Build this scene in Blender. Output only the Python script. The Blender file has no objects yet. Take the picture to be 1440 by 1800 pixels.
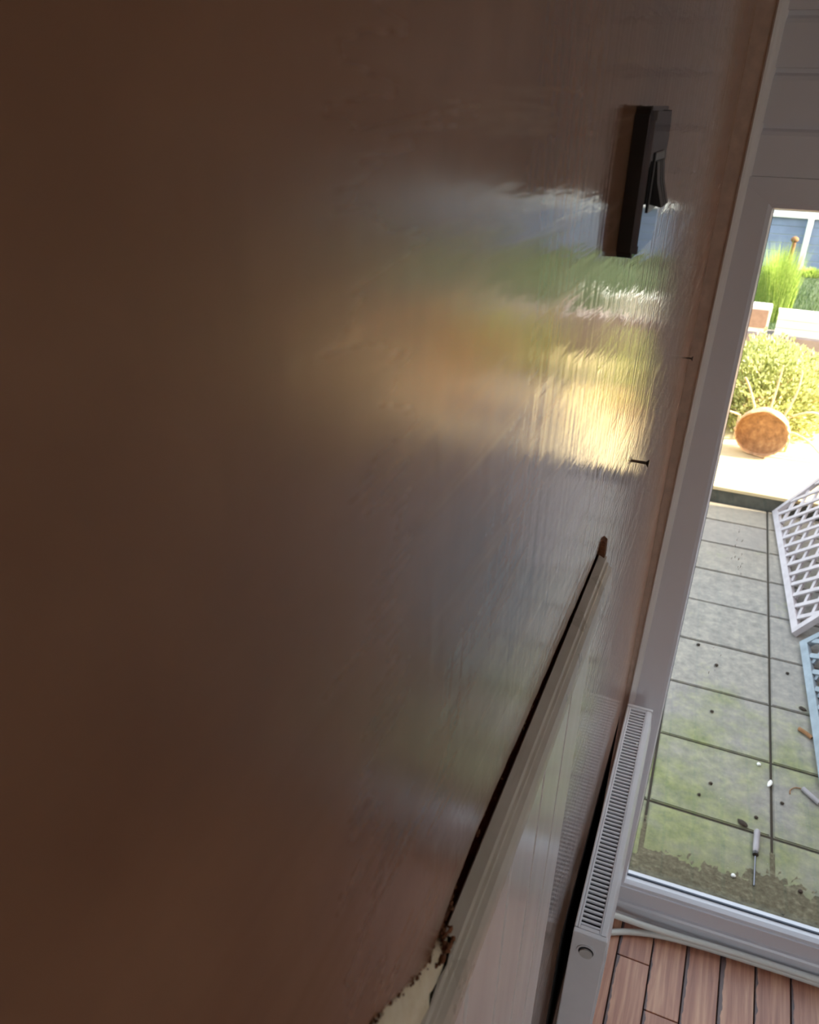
import bpy, bmesh, math, random
from mathutils import Vector, Matrix
rnd = random.Random(7)
S = bpy.context.scene
COL = S.collection
R = math.radians

# ------------------------------------------------------------------ camera
H = 2.27
cam_d = bpy.data.cameras.new('camera'); cam = bpy.data.objects.new('camera', cam_d); COL.objects.link(cam)
cam_d.sensor_fit = 'VERTICAL'; cam_d.sensor_height = 36.0; cam_d.lens = 1400 / 1800 * 36.0
cam_d.clip_start = 0.005; cam_d.clip_end = 500
yaw, pit, rol = R(21.95), R(27.5), R(1.5)
Fw = Vector((-math.sin(yaw) * math.cos(pit), math.cos(yaw) * math.cos(pit), -math.sin(pit)))
Rt = Vector((math.cos(yaw), math.sin(yaw), 0)); Up = Rt.cross(Fw)
R2 = Rt * math.cos(rol) + Up * math.sin(rol); U2 = -Rt * math.sin(rol) + Up * math.cos(rol)
mw = Matrix((R2, U2, -Fw)).transposed().to_4x4(); mw.translation = Vector((0.0782, 0, H))
cam.matrix_world = mw
cam_d.dof.use_dof = True; cam_d.dof.focus_distance = 0.95; cam_d.dof.aperture_fstop = 14
S.camera = cam

# ------------------------------------------------------------------ sky, sun, exposure
SUN_EL, SUN_AZ = R(38), R(6)             # the sun stands to the right (+x), a little beyond the garden side (+y)
sun_dir = Vector((math.cos(SUN_EL) * math.cos(SUN_AZ), math.cos(SUN_EL) * math.sin(SUN_AZ), math.sin(SUN_EL)))
W = bpy.data.worlds.new('sky'); S.world = W; W.use_nodes = True
nt = W.node_tree; bg = nt.nodes['Background']
sky = nt.nodes.new('ShaderNodeTexSky'); sky.sky_type = 'NISHITA'; sky.sun_disc = False
sky.sun_elevation = SUN_EL; sky.sun_rotation = R(90) - SUN_AZ
sky.air_density = 1.0; sky.dust_density = 2.5; sky.ozone_density = 1.0
hs = nt.nodes.new('ShaderNodeHueSaturation'); hs.inputs['Saturation'].default_value = 0.36     # hazy, washed-out sky
nt.links.new(sky.outputs[0], hs.inputs['Color']); nt.links.new(hs.outputs[0], bg.inputs[0]); bg.inputs[1].default_value = 0.27
sl = bpy.data.lights.new('sun', 'SUN'); sl.energy = 5.4; sl.angle = R(0.6); sl.color = (1.0, 0.84, 0.60)
so = bpy.data.objects.new('sun', sl); COL.objects.link(so)
so.rotation_euler = sun_dir.to_track_quat('Z', 'Y').to_euler(); so.location = sun_dir * 30
S.view_settings.view_transform = 'Standard'; S.view_settings.look = 'None'
S.view_settings.gamma = 1.0; S.view_settings.use_curve_mapping = False
S.view_settings.exposure = 1.85
S.cycles.use_denoising = True
S.cycles.max_bounces = 10; S.cycles.diffuse_bounces = 6; S.cycles.glossy_bounces = 5
S.cycles.transparent_max_bounces = 16; S.cycles.sample_clamp_indirect = 6.0
S.cycles.caustics_reflective = False; S.cycles.caustics_refractive = False

# ------------------------------------------------------------------ helpers
def srgb(r, g, b):
    f = lambda c: (c / 255 / 12.92) if c / 255 <= 0.04045 else ((c / 255 + 0.055) / 1.055) ** 2.4
    return (f(r), f(g), f(b), 1)

class NT:
    """small node-tree helper"""
    def __init__(s, name):
        s.m = bpy.data.materials.new(name); s.m.use_nodes = True
        s.t = s.m.node_tree; s.b = s.t.nodes['Principled BSDF']; s.out = s.t.nodes['Material Output']
    def n(s, kind, **kw):
        x = s.t.nodes.new('ShaderNode' + kind)
        for k, v in kw.items():
            if hasattr(x, k): setattr(x, k, v)
        return x
    def l(s, a, b): s.t.links.new(a, b)
    def set(s, node, i, v):
        if hasattr(v, 'links') or hasattr(v, 'is_linked'): s.l(v, node.inputs[i])
        else: node.inputs[i].default_value = v
    def pos(s): return s.n('NewGeometry').outputs['Position']
    def objc(s): return s.n('TexCoord').outputs['Object']
    def mapping(s, vec, scale=(1, 1, 1), rot=(0, 0, 0), loc=(0, 0, 0)):
        m = s.n('Mapping'); s.l(vec, m.inputs[0]); m.inputs['Scale'].default_value = scale
        m.inputs['Rotation'].default_value = rot; m.inputs['Location'].default_value = loc
        return m.outputs[0]
    def noise(s, vec, scale, detail=4, rough=0.55, dist=0.0):
        n = s.n('TexNoise'); s.l(vec, n.inputs['Vector']); n.inputs['Scale'].default_value = scale
        n.inputs['Detail'].default_value = detail; n.inputs['Roughness'].default_value = rough; n.inputs['Distortion'].default_value = dist
        return n.outputs['Fac']
    def ramp(s, fac, stops):
        r = s.n('ValToRGB'); s.l(fac, r.inputs[0]); e = r.color_ramp.elements
        while len(e) < len(stops): e.new(0.5)
        for i, (p, c) in enumerate(stops): e[i].position = p; e[i].color = c if len(c) == 4 else (*c, 1)
        return r.outputs[0]
    def mapr(s, v, a, b, c, d):
        m = s.n('MapRange'); s.set(m, 0, v)
        for i, x in enumerate((a, b, c, d)): m.inputs[i + 1].default_value = x
        return m.outputs[0]
    def math(s, op, a, b=0.0):
        m = s.n('Math', operation=op); s.set(m, 0, a); s.set(m, 1, b); return m.outputs[0]
    def mix(s, fac, a, b):
        m = s.n('Mix', data_type='RGBA'); s.set(m, 0, fac); s.set(m, 6, a); s.set(m, 7, b); return m.outputs[2]
    def sep(s, v):
        x = s.n('SeparateXYZ'); s.l(v, x.inputs[0]); return x.outputs
    def bump(s, h, strength, dist, prev=None):
        b = s.n('Bump'); s.l(h, b.inputs['Height']); b.inputs['Strength'].default_value = strength; b.inputs['Distance'].default_value = dist
        if prev is not None: s.l(prev, b.inputs['Normal'])
        return b.outputs[0]
    def color(s, c): s.set(s.b, 'Base Color', c)
    def rough(s, c): s.set(s.b, 'Roughness', c)
    def normal(s, c): s.l(c, s.b.inputs['Normal'])

def plain(name, c, rough=0.5, metal=0.0, var=0.12, scale=30, bump=0.0, spec=0.5):
    m = NT(name); v = m.objc(); n = m.noise(v, scale)
    lo = tuple(x * (1 - var) for x in c[:3]); hi = tuple(min(1, x * (1 + var)) for x in c[:3])
    m.color(m.ramp(n, [(0.3, lo), (0.7, hi)])); m.rough(rough); m.b.inputs['Metallic'].default_value = metal
    m.b.inputs['Specular IOR Level'].default_value = spec
    if bump: m.normal(m.bump(n, bump, 0.01))
    return m.m

def me_obj(name, bm, mat=None, parent=None, loc=None, smooth=False, rot=None):
    me = bpy.data.meshes.new(name); bmesh.ops.recalc_face_normals(bm, faces=bm.faces[:]); bm.to_mesh(me); bm.free()
    if smooth:
        for p in me.polygons: p.use_smooth = True
    return link(name, me, mat, parent, loc, rot)
def link(name, me, mat=None, parent=None, loc=None, rot=None):
    o = bpy.data.objects.new(name, me); COL.objects.link(o)
    if mat is not None and not me.materials: me.materials.append(mat)
    if parent: o.parent = parent
    if loc is not None: o.location = loc
    if rot is not None: o.rotation_euler = rot
    return o
def empty(name, loc=(0, 0, 0), rot=(0, 0, 0)):
    o = bpy.data.objects.new(name, None); COL.objects.link(o); o.location = loc; o.rotation_euler = rot
    o.empty_display_size = 0.05; return o
def tag(o, label=None, cat=None, group=None, kind=None):
    for k, v in (('label', label), ('category', cat), ('group', group), ('kind', kind)):
        if v: o[k] = v
    return o
def box(bm, a, b, bev=0.0, seg=1):
    vs = [bm.verts.new((x, y, z)) for x in (a[0], b[0]) for y in (a[1], b[1]) for z in (a[2], b[2])]
    fs = [bm.faces.new([vs[i] for i in f]) for f in ((0, 1, 3, 2), (4, 6, 7, 5), (0, 4, 5, 1), (2, 3, 7, 6), (0, 2, 6, 4), (1, 5, 7, 3))]
    if bev:
        ed = list({e for f in fs for e in f.edges})
        bmesh.ops.bevel(bm, geom=ed, offset=bev, segments=seg, affect='EDGES', profile=0.5)
    return vs
def bxo(name, a, b, mat, parent=None, bev=0.0, seg=1, **k):
    bm = bmesh.new(); box(bm, a, b, bev, seg); return me_obj(name, bm, mat, parent, **k)
def prism(bm, pts, t0, t1, f):
    """pts: 2-D outline; f(p, t) -> 3-D point"""
    A = [bm.verts.new(f(p, t0)) for p in pts]; B = [bm.verts.new(f(p, t1)) for p in pts]; n = len(pts)
    bm.faces.new(A); bm.faces.new(B[::-1])
    for i in range(n): bm.faces.new((A[i], B[i], B[(i + 1) % n], A[(i + 1) % n]))
def tube(bm, pts, r, n=10, cap=True):
    rings = []
    for i, p in enumerate(pts):
        p = Vector(p); a = Vector(pts[max(0, i - 1)]); b = Vector(pts[min(len(pts) - 1, i + 1)]); d = (b - a).normalized()
        up = Vector((0, 0, 1)) if abs(d.z) < 0.9 else Vector((1, 0, 0)); s = d.cross(up).normalized(); t = s.cross(d)
        rr = r[i] if isinstance(r, (list, tuple)) else r
        rings.append([bm.verts.new(p + (s * math.cos(2 * math.pi * k / n) + t * math.sin(2 * math.pi * k / n)) * rr) for k in range(n)])
    for a, b in zip(rings, rings[1:]):
        for k in range(n): bm.faces.new((a[k], a[(k + 1) % n], b[(k + 1) % n], b[k]))
    if cap: bm.faces.new(rings[0][::-1]); bm.faces.new(rings[-1])
def smoothpath(pts, n=8):
    pts = [Vector(p) for p in pts]; out = []
    for i in range(len(pts) - 1):
        p0 = pts[max(0, i - 1)]; p1 = pts[i]; p2 = pts[i + 1]; p3 = pts[min(len(pts) - 1, i + 2)]
        for k in range(n):
            t = k / n
            out.append(0.5 * ((2 * p1) + (p2 - p0) * t + (2 * p0 - 5 * p1 + 4 * p2 - p3) * t * t + (3 * p1 - p0 - 3 * p2 + p3) * t ** 3))
    out.append(pts[-1]); return out

# ------------------------------------------------------------------ materials
def mat_plaster():
    m = NT('fresh_plaster'); P = m.pos(); xyz = m.sep(P); y, z = xyz[1], xyz[2]
    big = m.noise(P, 2.6, 3); mid = m.noise(P, 14, 4)
    # trowel strokes: noise stretched along slanted sweeps
    st1 = m.noise(m.mapping(P, (1, 5, 60), (R(-38), 0, 0)), 1.0, 4, 0.6, 0.6)
    st2 = m.noise(m.mapping(P, (1, 90, 7), (R(8), 0, 0)), 1.0, 3, 0.6, 0.4)
    fine = m.noise(P, 120, 3, 0.6)
    c = m.ramp(m.math('ADD', m.math('MULTIPLY', big, 0.6), m.math('MULTIPLY', mid, 0.4)),
               [(0.32, srgb(112, 78, 58)), (0.5, srgb(132, 96, 72)), (0.68, srgb(150, 112, 86))])
    dark = m.ramp(m.math('MULTIPLY', m.noise(m.mapping(P, (1, 26, 8), (R(20), 0, 0)), 1.0, 3), 1.0), [(0.62, (0, 0, 0)), (0.75, (1, 1, 1))])
    c = m.mix(m.math('MULTIPLY', dark, 0.20), c, srgb(84, 58, 44))
    film = m.ramp(st1, [(0.55, (0, 0, 0)), (0.70, (1, 1, 1))])            # pale fat drawn up by the trowel
    c = m.mix(m.math('MULTIPLY', m.math('MULTIPLY', film, m.mapr(y, 0.15, 0.35, 0.0, 1.0)), 0.24), c, srgb(196, 176, 148))
    c = m.mix(m.mapr(y, 0.85, 1.6, 0.0, 0.65), c, srgb(202, 166, 146))     # paler towards the corner
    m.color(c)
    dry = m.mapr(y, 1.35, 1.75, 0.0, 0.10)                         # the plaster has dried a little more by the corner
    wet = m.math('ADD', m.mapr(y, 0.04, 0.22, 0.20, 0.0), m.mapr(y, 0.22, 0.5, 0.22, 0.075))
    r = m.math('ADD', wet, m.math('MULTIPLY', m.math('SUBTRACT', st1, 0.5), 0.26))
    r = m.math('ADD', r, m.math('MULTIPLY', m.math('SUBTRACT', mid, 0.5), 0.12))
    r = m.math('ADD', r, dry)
    m.rough(m.math('MAXIMUM', r, 0.035))
    m.b.inputs['Specular IOR Level'].default_value = 0.48
    hgt = m.math('ADD', m.math('MULTIPLY', st1, 1.3), m.math('ADD', m.math('MULTIPLY', st2, 0.9), mid))
    n = m.bump(m.math('MULTIPLY', hgt, m.mapr(y, 0.10, 0.40, 0.2, 1.0)), 0.09, 0.004); n = m.bump(fine, 0.05, 0.0006, n)
    m.normal(n); return m.m
M = {}
M['plaster'] = mat_plaster()
M['plaster_matte'] = plain('dry_plaster', srgb(198, 174, 158), 0.75, scale=40, bump=0.15)
def mat_sub():
    m = NT('bare_wall_core'); P = m.pos(); a = m.noise(P, 60, 6, 0.7)
    m.color(m.ramp(a, [(0.3, srgb(52, 20, 12)), (0.55, srgb(98, 42, 26)), (0.75, srgb(136, 78, 52))])); m.rough(0.95)
    m.normal(m.bump(a, 0.8, 0.01)); return m.m
M['core'] = mat_sub()
def mat_rail():
    m = NT('old_gloss_paint'); P = m.pos(); a = m.noise(P, 18, 4); b = m.noise(m.mapping(P, (1, 3, 60)), 3, 4)
    c = m.ramp(a, [(0.3, srgb(194, 188, 176)), (0.7, srgb(212, 206, 196))])
    c = m.mix(m.math('MULTIPLY', m.ramp(b, [(0.6, (0, 0, 0)), (0.75, (1, 1, 1))]), 0.35), c, srgb(122, 104, 88))
    m.color(c); m.rough(m.mapr(a, 0.2, 0.8, 0.22, 0.4)); m.normal(m.bump(b, 0.15, 0.002)); return m.m
M['rail'] = mat_rail()
def mat_cream():
    m = NT('cracked_cream_paint'); P = m.pos(); a = m.noise(P, 55, 5, 0.65); b = m.noise(P, 190, 4)
    c = m.ramp(a, [(0.30, srgb(110, 78, 52)), (0.39, srgb(232, 218, 188)), (0.7, srgb(246, 238, 214))])
    m.color(c); m.rough(0.55); m.normal(m.bump(m.math('ADD', a, m.math('MULTIPLY', b, 0.4)), 0.5, 0.004)); return m.m
M['cream'] = mat_cream()
M['crumb'] = plain('brown_crumbled_plaster', srgb(112, 70, 44), 0.95, var=0.5, scale=90, bump=0.6)
def mat_board():
    m = NT('white_panel_board'); P = m.pos(); a = m.noise(m.mapping(P, (1, 8, 1.0)), 2, 3)
    m.color(m.ramp(a, [(0.3, srgb(214, 211, 212)), (0.7, srgb(224, 221, 222))])); m.rough(m.mapr(a, 0.2, 0.8, 0.18, 0.26))
    m.normal(m.bump(a, 0.02, 0.003)); return m.m
M['board'] = mat_board()
M['gap'] = plain('dark_joint', srgb(34, 30, 28), 0.9)
M['bead'] = plain('white_corner_bead', srgb(242, 242, 242), 0.4, var=0.02, scale=5)
M['upvc'] = plain('white_upvc', srgb(222, 224, 232), 0.22, var=0.02, scale=5)
M['gasket'] = plain('grey_gasket', srgb(52, 62, 78), 0.5)
M['paint_wall'] = plain('painted_wall', srgb(202, 202, 204), 0.8, var=0.04, scale=4)
M['ceiling'] = plain('ceiling_white', srgb(214, 210, 204), 0.85, var=0.03, scale=4)
M['rad'] = plain('white_enamel', srgb(222, 224, 230), 0.28, var=0.03, scale=20)
M['rad_in'] = plain('radiator_inside', srgb(36, 37, 42), 0.8)
M['plug'] = plain('radiator_plug', srgb(190, 190, 190), 0.4)
M['pipe'] = plain('white_plastic_pipe', srgb(226, 230, 226), 0.32, var=0.03)
M['chrome'] = plain('polished_chrome', srgb(150, 149, 154), 0.06, metal=1.0, var=0.03)
M['chrome'].node_tree.nodes['Principled BSDF'].inputs['Specular Tint'].default_value = (0.45, 0.45, 0.47, 1)
M['chrome_edge'] = plain('chrome_edge', srgb(64, 60, 58), 0.25, metal=1.0, var=0.05)
M['black'] = plain('black_plastic', srgb(20, 20, 22), 0.3)
M['greyline'] = plain('grey_plastic', srgb(92, 90, 92), 0.4)
M['steel'] = plain('dull_screw_steel', srgb(92, 84, 78), 0.4, metal=0.8, var=0.3, scale=300)
def mat_glass():
    m = NT('window_glass'); t = m.t
    tr = m.n('BsdfTransparent'); tr.inputs[0].default_value = (0.93, 0.96, 0.95, 1)
    gl = m.n('BsdfGlossy'); gl.inputs['Roughness'].default_value = 0.0
    fr = m.n('Fresnel'); m.l(m.mapr(m.n('NewGeometry').outputs['Backfacing'], 0, 1, 1.45, 1 / 1.45), fr.inputs[0])
    mx = m.n('MixShader'); m.l(fr.outputs[0], mx.inputs[0]); m.l(tr.outputs[0], mx.inputs[1]); m.l(gl.outputs[0], mx.inputs[2])
    m.l(mx.outputs[0], m.out.inputs[0]); return m.m
M['glass'] = mat_glass()
def mat_plank():
    m = NT('red_wood_laminate'); O = m.objc(); info = m.n('ObjectInfo').outputs['Random']
    off = m.n('CombineXYZ'); m.l(m.math('MULTIPLY', info, 37.0), off.inputs[0]); m.l(m.math('MULTIPLY', info, 11.0), off.inputs[1])
    add = m.n('VectorMath', operation='ADD'); m.l(O, add.inputs[0]); m.l(off.outputs[0], add.inputs[1]); V = add.outputs[0]
    g = m.noise(m.mapping(V, (70, 3.5, 1)), 1.0, 5, 0.6, 0.5); g2 = m.noise(m.mapping(V, (16, 1.6, 1)), 1.0, 3)
    c = m.ramp(m.math('ADD', m.math('MULTIPLY', g, 0.6), m.math('MULTIPLY', g2, 0.4)),
               [(0.33, srgb(142, 90, 74)), (0.5, srgb(178, 124, 100)), (0.67, srgb(214, 166, 134))])
    x = m.sep(O)[0]; wob = m.math('MULTIPLY', m.noise(m.mapping(V, (8, 14, 1)), 1.0, 3), 0.026)
    e = m.math('SUBTRACT', m.math('ADD', x, 0.053), wob)                  # worn dark streak on the left edge
    edge = m.math('MULTIPLY', m.math('LESS_THAN', e, m.math('MULTIPLY', m.math('SUBTRACT', info, 0.35), 0.014)), 0.85)
    m.color(m.mix(edge, c, srgb(58, 50, 60))); m.rough(0.34); m.normal(m.bump(g, 0.06, 0.003)); return m.m
M['plank'] = mat_plank()
def mat_slab():
    m = NT('mossy_concrete_slab'); P = m.pos(); y = m.sep(P)[1]
    info = m.n('ObjectInfo').outputs['Random']
    a = m.noise(P, 3.6, 5, 0.62); b = m.noise(P, 24, 5, 0.7); d = m.noise(P, 140, 3)
    g = m.ramp(b, [(0.3, srgb(118, 115, 108)), (0.55, srgb(144, 140, 130)), (0.75, srgb(168, 162, 146))])
    warm = m.mapr(y, 4.0, 5.0, 0.0, 0.55); g = m.mix(warm, g, srgb(146, 132, 112))
    g = m.mix(m.math('MULTIPLY', info, 0.25), g, srgb(120, 118, 124))
    mo = m.math('ADD', m.math('MULTIPLY', a, 1.0), m.mapr(y, 2.0, 3.7, 0.20, -0.18))
    mo = m.math('ADD', mo, m.math('MULTIPLY', m.math('SUBTRACT', b, 0.5), 0.35))
    mf = m.mapr(mo, 0.42, 0.74, 0.0, 0.85)
    green = m.ramp(b, [(0.3, srgb(92, 106, 48)), (0.7, srgb(140, 144, 92))])
    c = m.mix(mf, g, green)
    dirt = m.math('MULTIPLY', m.mapr(y, 2.0, 2.3, 0.8, 0.0), m.mapr(b, 0.3, 0.7, 0.5, 1.0)); c = m.mix(dirt, c, srgb(104, 98, 74))
    m.color(c); m.rough(0.85); m.normal(m.bump(m.math('ADD', b, m.math('MULTIPLY', d, 0.5)), 0.25, 0.006)); return m.m
M['slab'] = mat_slab()
def mat_dirt():
    m = NT('damp_joint_dirt'); P = m.pos(); a = m.noise(P, 45, 6, 0.7)
    m.color(m.ramp(a, [(0.3, srgb(72, 68, 50)), (0.55, srgb(106, 100, 78)), (0.75, srgb(142, 134, 110))])); m.rough(0.95)
    m.normal(m.bump(a, 0.7, 0.015)); return m.m
M['dirt'] = mat_dirt()
M['joint'] = plain('dark_paving_joint', srgb(50, 46, 36), 0.95, scale=60)
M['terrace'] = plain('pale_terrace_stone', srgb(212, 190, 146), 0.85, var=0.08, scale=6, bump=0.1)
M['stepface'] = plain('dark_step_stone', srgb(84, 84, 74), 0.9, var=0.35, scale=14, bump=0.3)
M['render'] = plain('mauve_grey_render', srgb(150, 134, 132), 0.9, var=0.1, scale=9, bump=0.2)
M['brick'] = plain('red_brick', srgb(168, 98, 66), 0.9, var=0.2, scale=12, bump=0.3)
M['mortar'] = plain('mortar', srgb(160, 150, 136), 0.95)
M['trellis'] = plain('weathered_white_trellis', srgb(180, 172, 174), 0.6, var=0.12, scale=16)
M['trellis_blue'] = plain('blue_grey_trellis', srgb(132, 144, 152), 0.6, var=0.18, scale=16)
M['lawn'] = plain('lawn_soil', srgb(58, 74, 44), 0.95, var=0.3, scale=8, bump=0.4)
def mat_leaf(name, c1, c2, c3, sub=0.5):
    m = NT(name); P = m.pos(); a = m.noise(P, 34, 3)
    col = m.ramp(a, [(0.3, c1), (0.5, c2), (0.7, c3)]); m.color(col); m.rough(0.55)
    tl = m.n('BsdfTranslucent'); m.l(col, tl.inputs[0]); mx = m.n('MixShader'); mx.inputs[0].default_value = sub
    m.l(m.b.outputs[0], mx.inputs[1]); m.l(tl.outputs[0], mx.inputs[2]); m.l(mx.outputs[0], m.out.inputs[0]); return m.m
M['leaf'] = mat_leaf('shrub_leaves', srgb(116, 128, 66), srgb(194, 198, 128), srgb(238, 236, 194), 0.4)
M['blade'] = mat_leaf('tall_grass_blades', srgb(126, 150, 62), srgb(162, 184, 86), srgb(196, 206, 120), 0.4)
M['grass'] = mat_leaf('lawn_grass', srgb(58, 82, 48), srgb(76, 100, 54), srgb(104, 122, 66), 0.3)
M['twig'] = plain('pale_twig', srgb(222, 188, 150), 0.8, var=0.2, scale=40)
def mat_cut():
    m = NT('rust_brown_pot_inside'); O = m.objc(); n = m.noise(O, 22, 5, 0.65)
    m.color(m.ramp(n, [(0.3, srgb(138, 100, 66)), (0.5, srgb(172, 128, 86)), (0.7, srgb(200, 156, 108))])); m.rough(0.9); m.normal(m.bump(n, 0.4, 0.01)); return m.m
M['cut'] = mat_cut()
M['bark'] = plain('dry_pot_clay', srgb(198, 158, 118), 0.95, var=0.3, scale=24, bump=0.6)
M['fence'] = plain('blue_grey_fence', srgb(134, 148, 174), 0.7, var=0.15, scale=5)
M['white'] = plain('white_paint', srgb(236, 234, 228), 0.55, var=0.04, scale=8)
M['paleblue'] = plain('pale_blue_mark', srgb(160, 206, 210), 0.5)
M['clay'] = plain('terracotta', srgb(206, 112, 62), 0.85, var=0.12, scale=10)
M['post'] = plain('brown_post_wood', srgb(138, 98, 62), 0.85, var=0.25, scale=20)
M['soil'] = plain('dark_soil', srgb(60, 44, 32), 0.95, var=0.3, scale=30)
M['handle'] = plain('grey_pink_handle', srgb(150, 144, 146), 0.4, var=0.1)
M['leafbrown'] = plain('dead_leaf', srgb(48, 40, 30), 0.9, var=0.3)
M['brownpanel'] = plain('brown_planter_panel', srgb(168, 136, 120), 0.8, var=0.12, scale=30)
M['roof'] = plain('roof_tile', srgb(120, 84, 70), 0.9, var=0.15, scale=8)

# ------------------------------------------------------------------ the plastered wall on the left
ROOM_Y0, FAR, CEIL, RX = -2.6, 1.80, 2.62, 2.6
PE = 0.705                                                         # the panelling ends here
edge = [(PE, 1.892), (0.62, 1.8925), (0.5, 1.896), (0.42, 1.899), (0.36, 1.903), (0.30, 1.906), (0.27, 1.902), (0.25, 1.894), (0.236, 1.889),
        (0.226, 1.898), (0.205, 1.915), (0.19, 1.929), (0.166, 1.950), (0.14, 1.972), (0.10, 1.985), (-0.4, 1.98), (ROOM_Y0, 1.98)]
edge2 = []
for (a, b) in zip(edge, edge[1:]):
    n = max(1, int(abs(a[0] - b[0]) / 0.012)) if a[0] > 0.05 and b[0] > 0.05 else 1
    for k in range(n):
        t = k / n; j = 0.0011 if 0.12 < a[0] < 0.69 and k + (a != edge[0]) else 0.0
        if a[0] < 0.27: j *= 2
        edge2.append((a[0] + (b[0] - a[0]) * t, a[1] + (b[1] - a[1]) * t + rnd.uniform(-j, j)))
edge2.append(edge[-1])
pl = [(FAR + 0.02, 0.0), (FAR + 0.02, CEIL), (ROOM_Y0, CEIL)] + edge2[::-1] + [(PE, 0.0)]
bm = bmesh.new(); prism(bm, pl, -0.016, 0.0, lambda p, t: (t, p[0], p[1]))
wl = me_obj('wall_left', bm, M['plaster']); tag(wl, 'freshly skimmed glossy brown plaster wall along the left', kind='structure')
wc = bxo('wall_core', (-0.26, ROOM_Y0, -0.02), (-0.040, FAR + 0.25, 5.0), M['core'])
tag(wc, 'dark red brown bare wall core showing in the slot under the plaster', kind='structure')

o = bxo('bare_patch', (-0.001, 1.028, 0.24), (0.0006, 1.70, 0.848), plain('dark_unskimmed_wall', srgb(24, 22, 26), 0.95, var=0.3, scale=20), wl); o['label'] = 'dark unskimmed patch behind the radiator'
# dado rail with a damaged near end
prof = [(-0.0018, 1.79), (-0.0018, 1.8742), (-0.001, 1.8750), (0.0058, 1.8715), (0.0066, 1.8660), (0.0085, 1.8650), (0.0090, 1.8625), (0.0122, 1.8600),
        (0.0140, 1.8500), (0.0138, 1.8360), (0.0110, 1.8240), (0.0062, 1.8185), (0.0062, 1.79)]
rail = empty('trim_1', (0, 0.3, 1.875)); tag(rail, 'narrow cream grey dado rail above white panelling, gap over it', kind='structure')
bm = bmesh.new(); prism(bm, prof, ROOM_Y0, PE, lambda p, t: (p[0], t - 0.3, p[1] - 1.875))
me_obj('moulding', bm, M['rail'], rail)
bm = bmesh.new(); prism(bm, [(-0.0395, 1.80), (-0.0395, 1.880), (-0.020, 1.873), (-0.0019, 1.868), (-0.0019, 1.80)], 0.24, PE, lambda p, t: (p[0], t - 0.3, p[1] - 1.875)); me_obj('slot_bed', bm, M['core'], rail)
# ragged end block where the slot stops at the far end
bm = bmesh.new(); prism(bm, [(-0.0138, 1.868), (-0.0138, 1.8905), (-0.001, 1.8925), (0.0035, 1.889), (0.0042, 1.872), (0.003, 1.868)], PE - 0.006, PE + 0.004,
                        lambda p, t: (p[0], t - 0.3, p[1] - 1.875)); me_obj('end_cap', bm, M['crumb'], rail)
# cream strip of old paint and filler left of the slot
bm = bmesh.new()
cr = [(0.262, 1.874), (0.246, 1.889), (0.232, 1.892), (0.205, 1.9145), (0.19, 1.9285), (0.166, 1.9495), (0.12, 1.984), (0.08, 1.984), (0.08, 1.875)]
N = 26; up = [(0.262, 1.8745), (0.25, 1.886), (0.236, 1.8895), (0.205, 1.9150), (0.19, 1.9290), (0.166, 1.9500), (0.12, 1.986), (0.06, 1.986)]
def interp(pts, y):
    for (a, b) in zip(pts, pts[1:]):
        if b[0] <= y <= a[0]: t = (a[0] - y) / (a[0] - b[0]); return a[1] + (b[1] - a[1]) * t
    return pts[-1][1]
rows = []
for i in range(N + 1):
    y = 0.262 + (0.06 - 0.262) * i / N; zt = interp(up, y); lowz = max(1.868, 1.868 + (0.236 - y) * 0.72)
    w = rnd.uniform(-0.0008, 0.0008)
    zs = [zt + 0.001, zt - 0.004 + w, (zt * 0.45 + lowz * 0.55) + w, lowz + 0.006 + w, lowz + 0.003, lowz - 0.010 + w, lowz - 0.013]
    zs = [max(q, 1.8752) for q in zs]; xs = [-0.006, 0.0005 + w, 0.0034 + w, 0.0045, 0.0028 + w, 0.0052 + w, -0.002]
    rows.append([bm.verts.new((x, y - 0.3, z - 1.875)) for x, z in zip(xs, zs)] )
for a, b in zip(rows, rows[1:]):
    for k in range(len(a) - 1): bm.faces.new((a[k], b[k], b[k + 1], a[k + 1]))
    bm.faces.new((a[-1], b[-1], b[0], a[0]))
bm.faces.new(rows[0]); bm.faces.new(rows[-1][::-1])
o = me_obj('cream_strip', bm, M['cream'], rail, smooth=True); o['label'] = 'cracked cream old paint strip'
bm = bmesh.new(); prism(bm, [(0.264, 1.8745), (0.06, 1.8745), (0.06, 2.000), (0.105, 1.964), (0.236, 1.8835), (0.256, 1.8775)], -0.0130, 0.0004, lambda p, t: (t, p[0] - 0.3, p[1] - 1.875)); me_obj('rail_shoulder', bm, M['rail'], rail)
# crumbs of torn plaster along the slot
bm = bmesh.new()
def crumb(bm, c, s):
    r = bmesh.ops.create_icosphere(bm, subdivisions=1, radius=s)
    sc = Vector((rnd.uniform(.5, 1.1), rnd.uniform(.6, 1.6), rnd.uniform(.5, 1.2)))
    for v in r['verts']: v.co = Vector((v.co.x * sc.x, v.co.y * sc.y, v.co.z * sc.z)) * rnd.uniform(.75, 1.25) + Vector(c)
for k in range(120):
    y = rnd.uniform(0.236, 0.285); z = 1.876 + rnd.random() ** 1.5 * (interp(edge, y) - 1.879)
    crumb(bm, (rnd.uniform(-0.010, -0.002), y - 0.3, z - 1.875), rnd.uniform(0.0007, 0.0021))
for k in range(150):
    y = 0.13 + rnd.random() * 0.12; z = interp(edge, y) + rnd.uniform(-0.004, 0.0012)
    crumb(bm, (rnd.uniform(-0.003, 0.0008), y - 0.3, z - 1.875), rnd.uniform(0.0003, 0.0010))
for k in range(70): crumb(bm, (rnd.uniform(-0.002, 0.0045), rnd.uniform(0.238, 0.264) - 0.3, rnd.uniform(0.0, 0.006)), rnd.uniform(0.0008, 0.0020))
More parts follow.
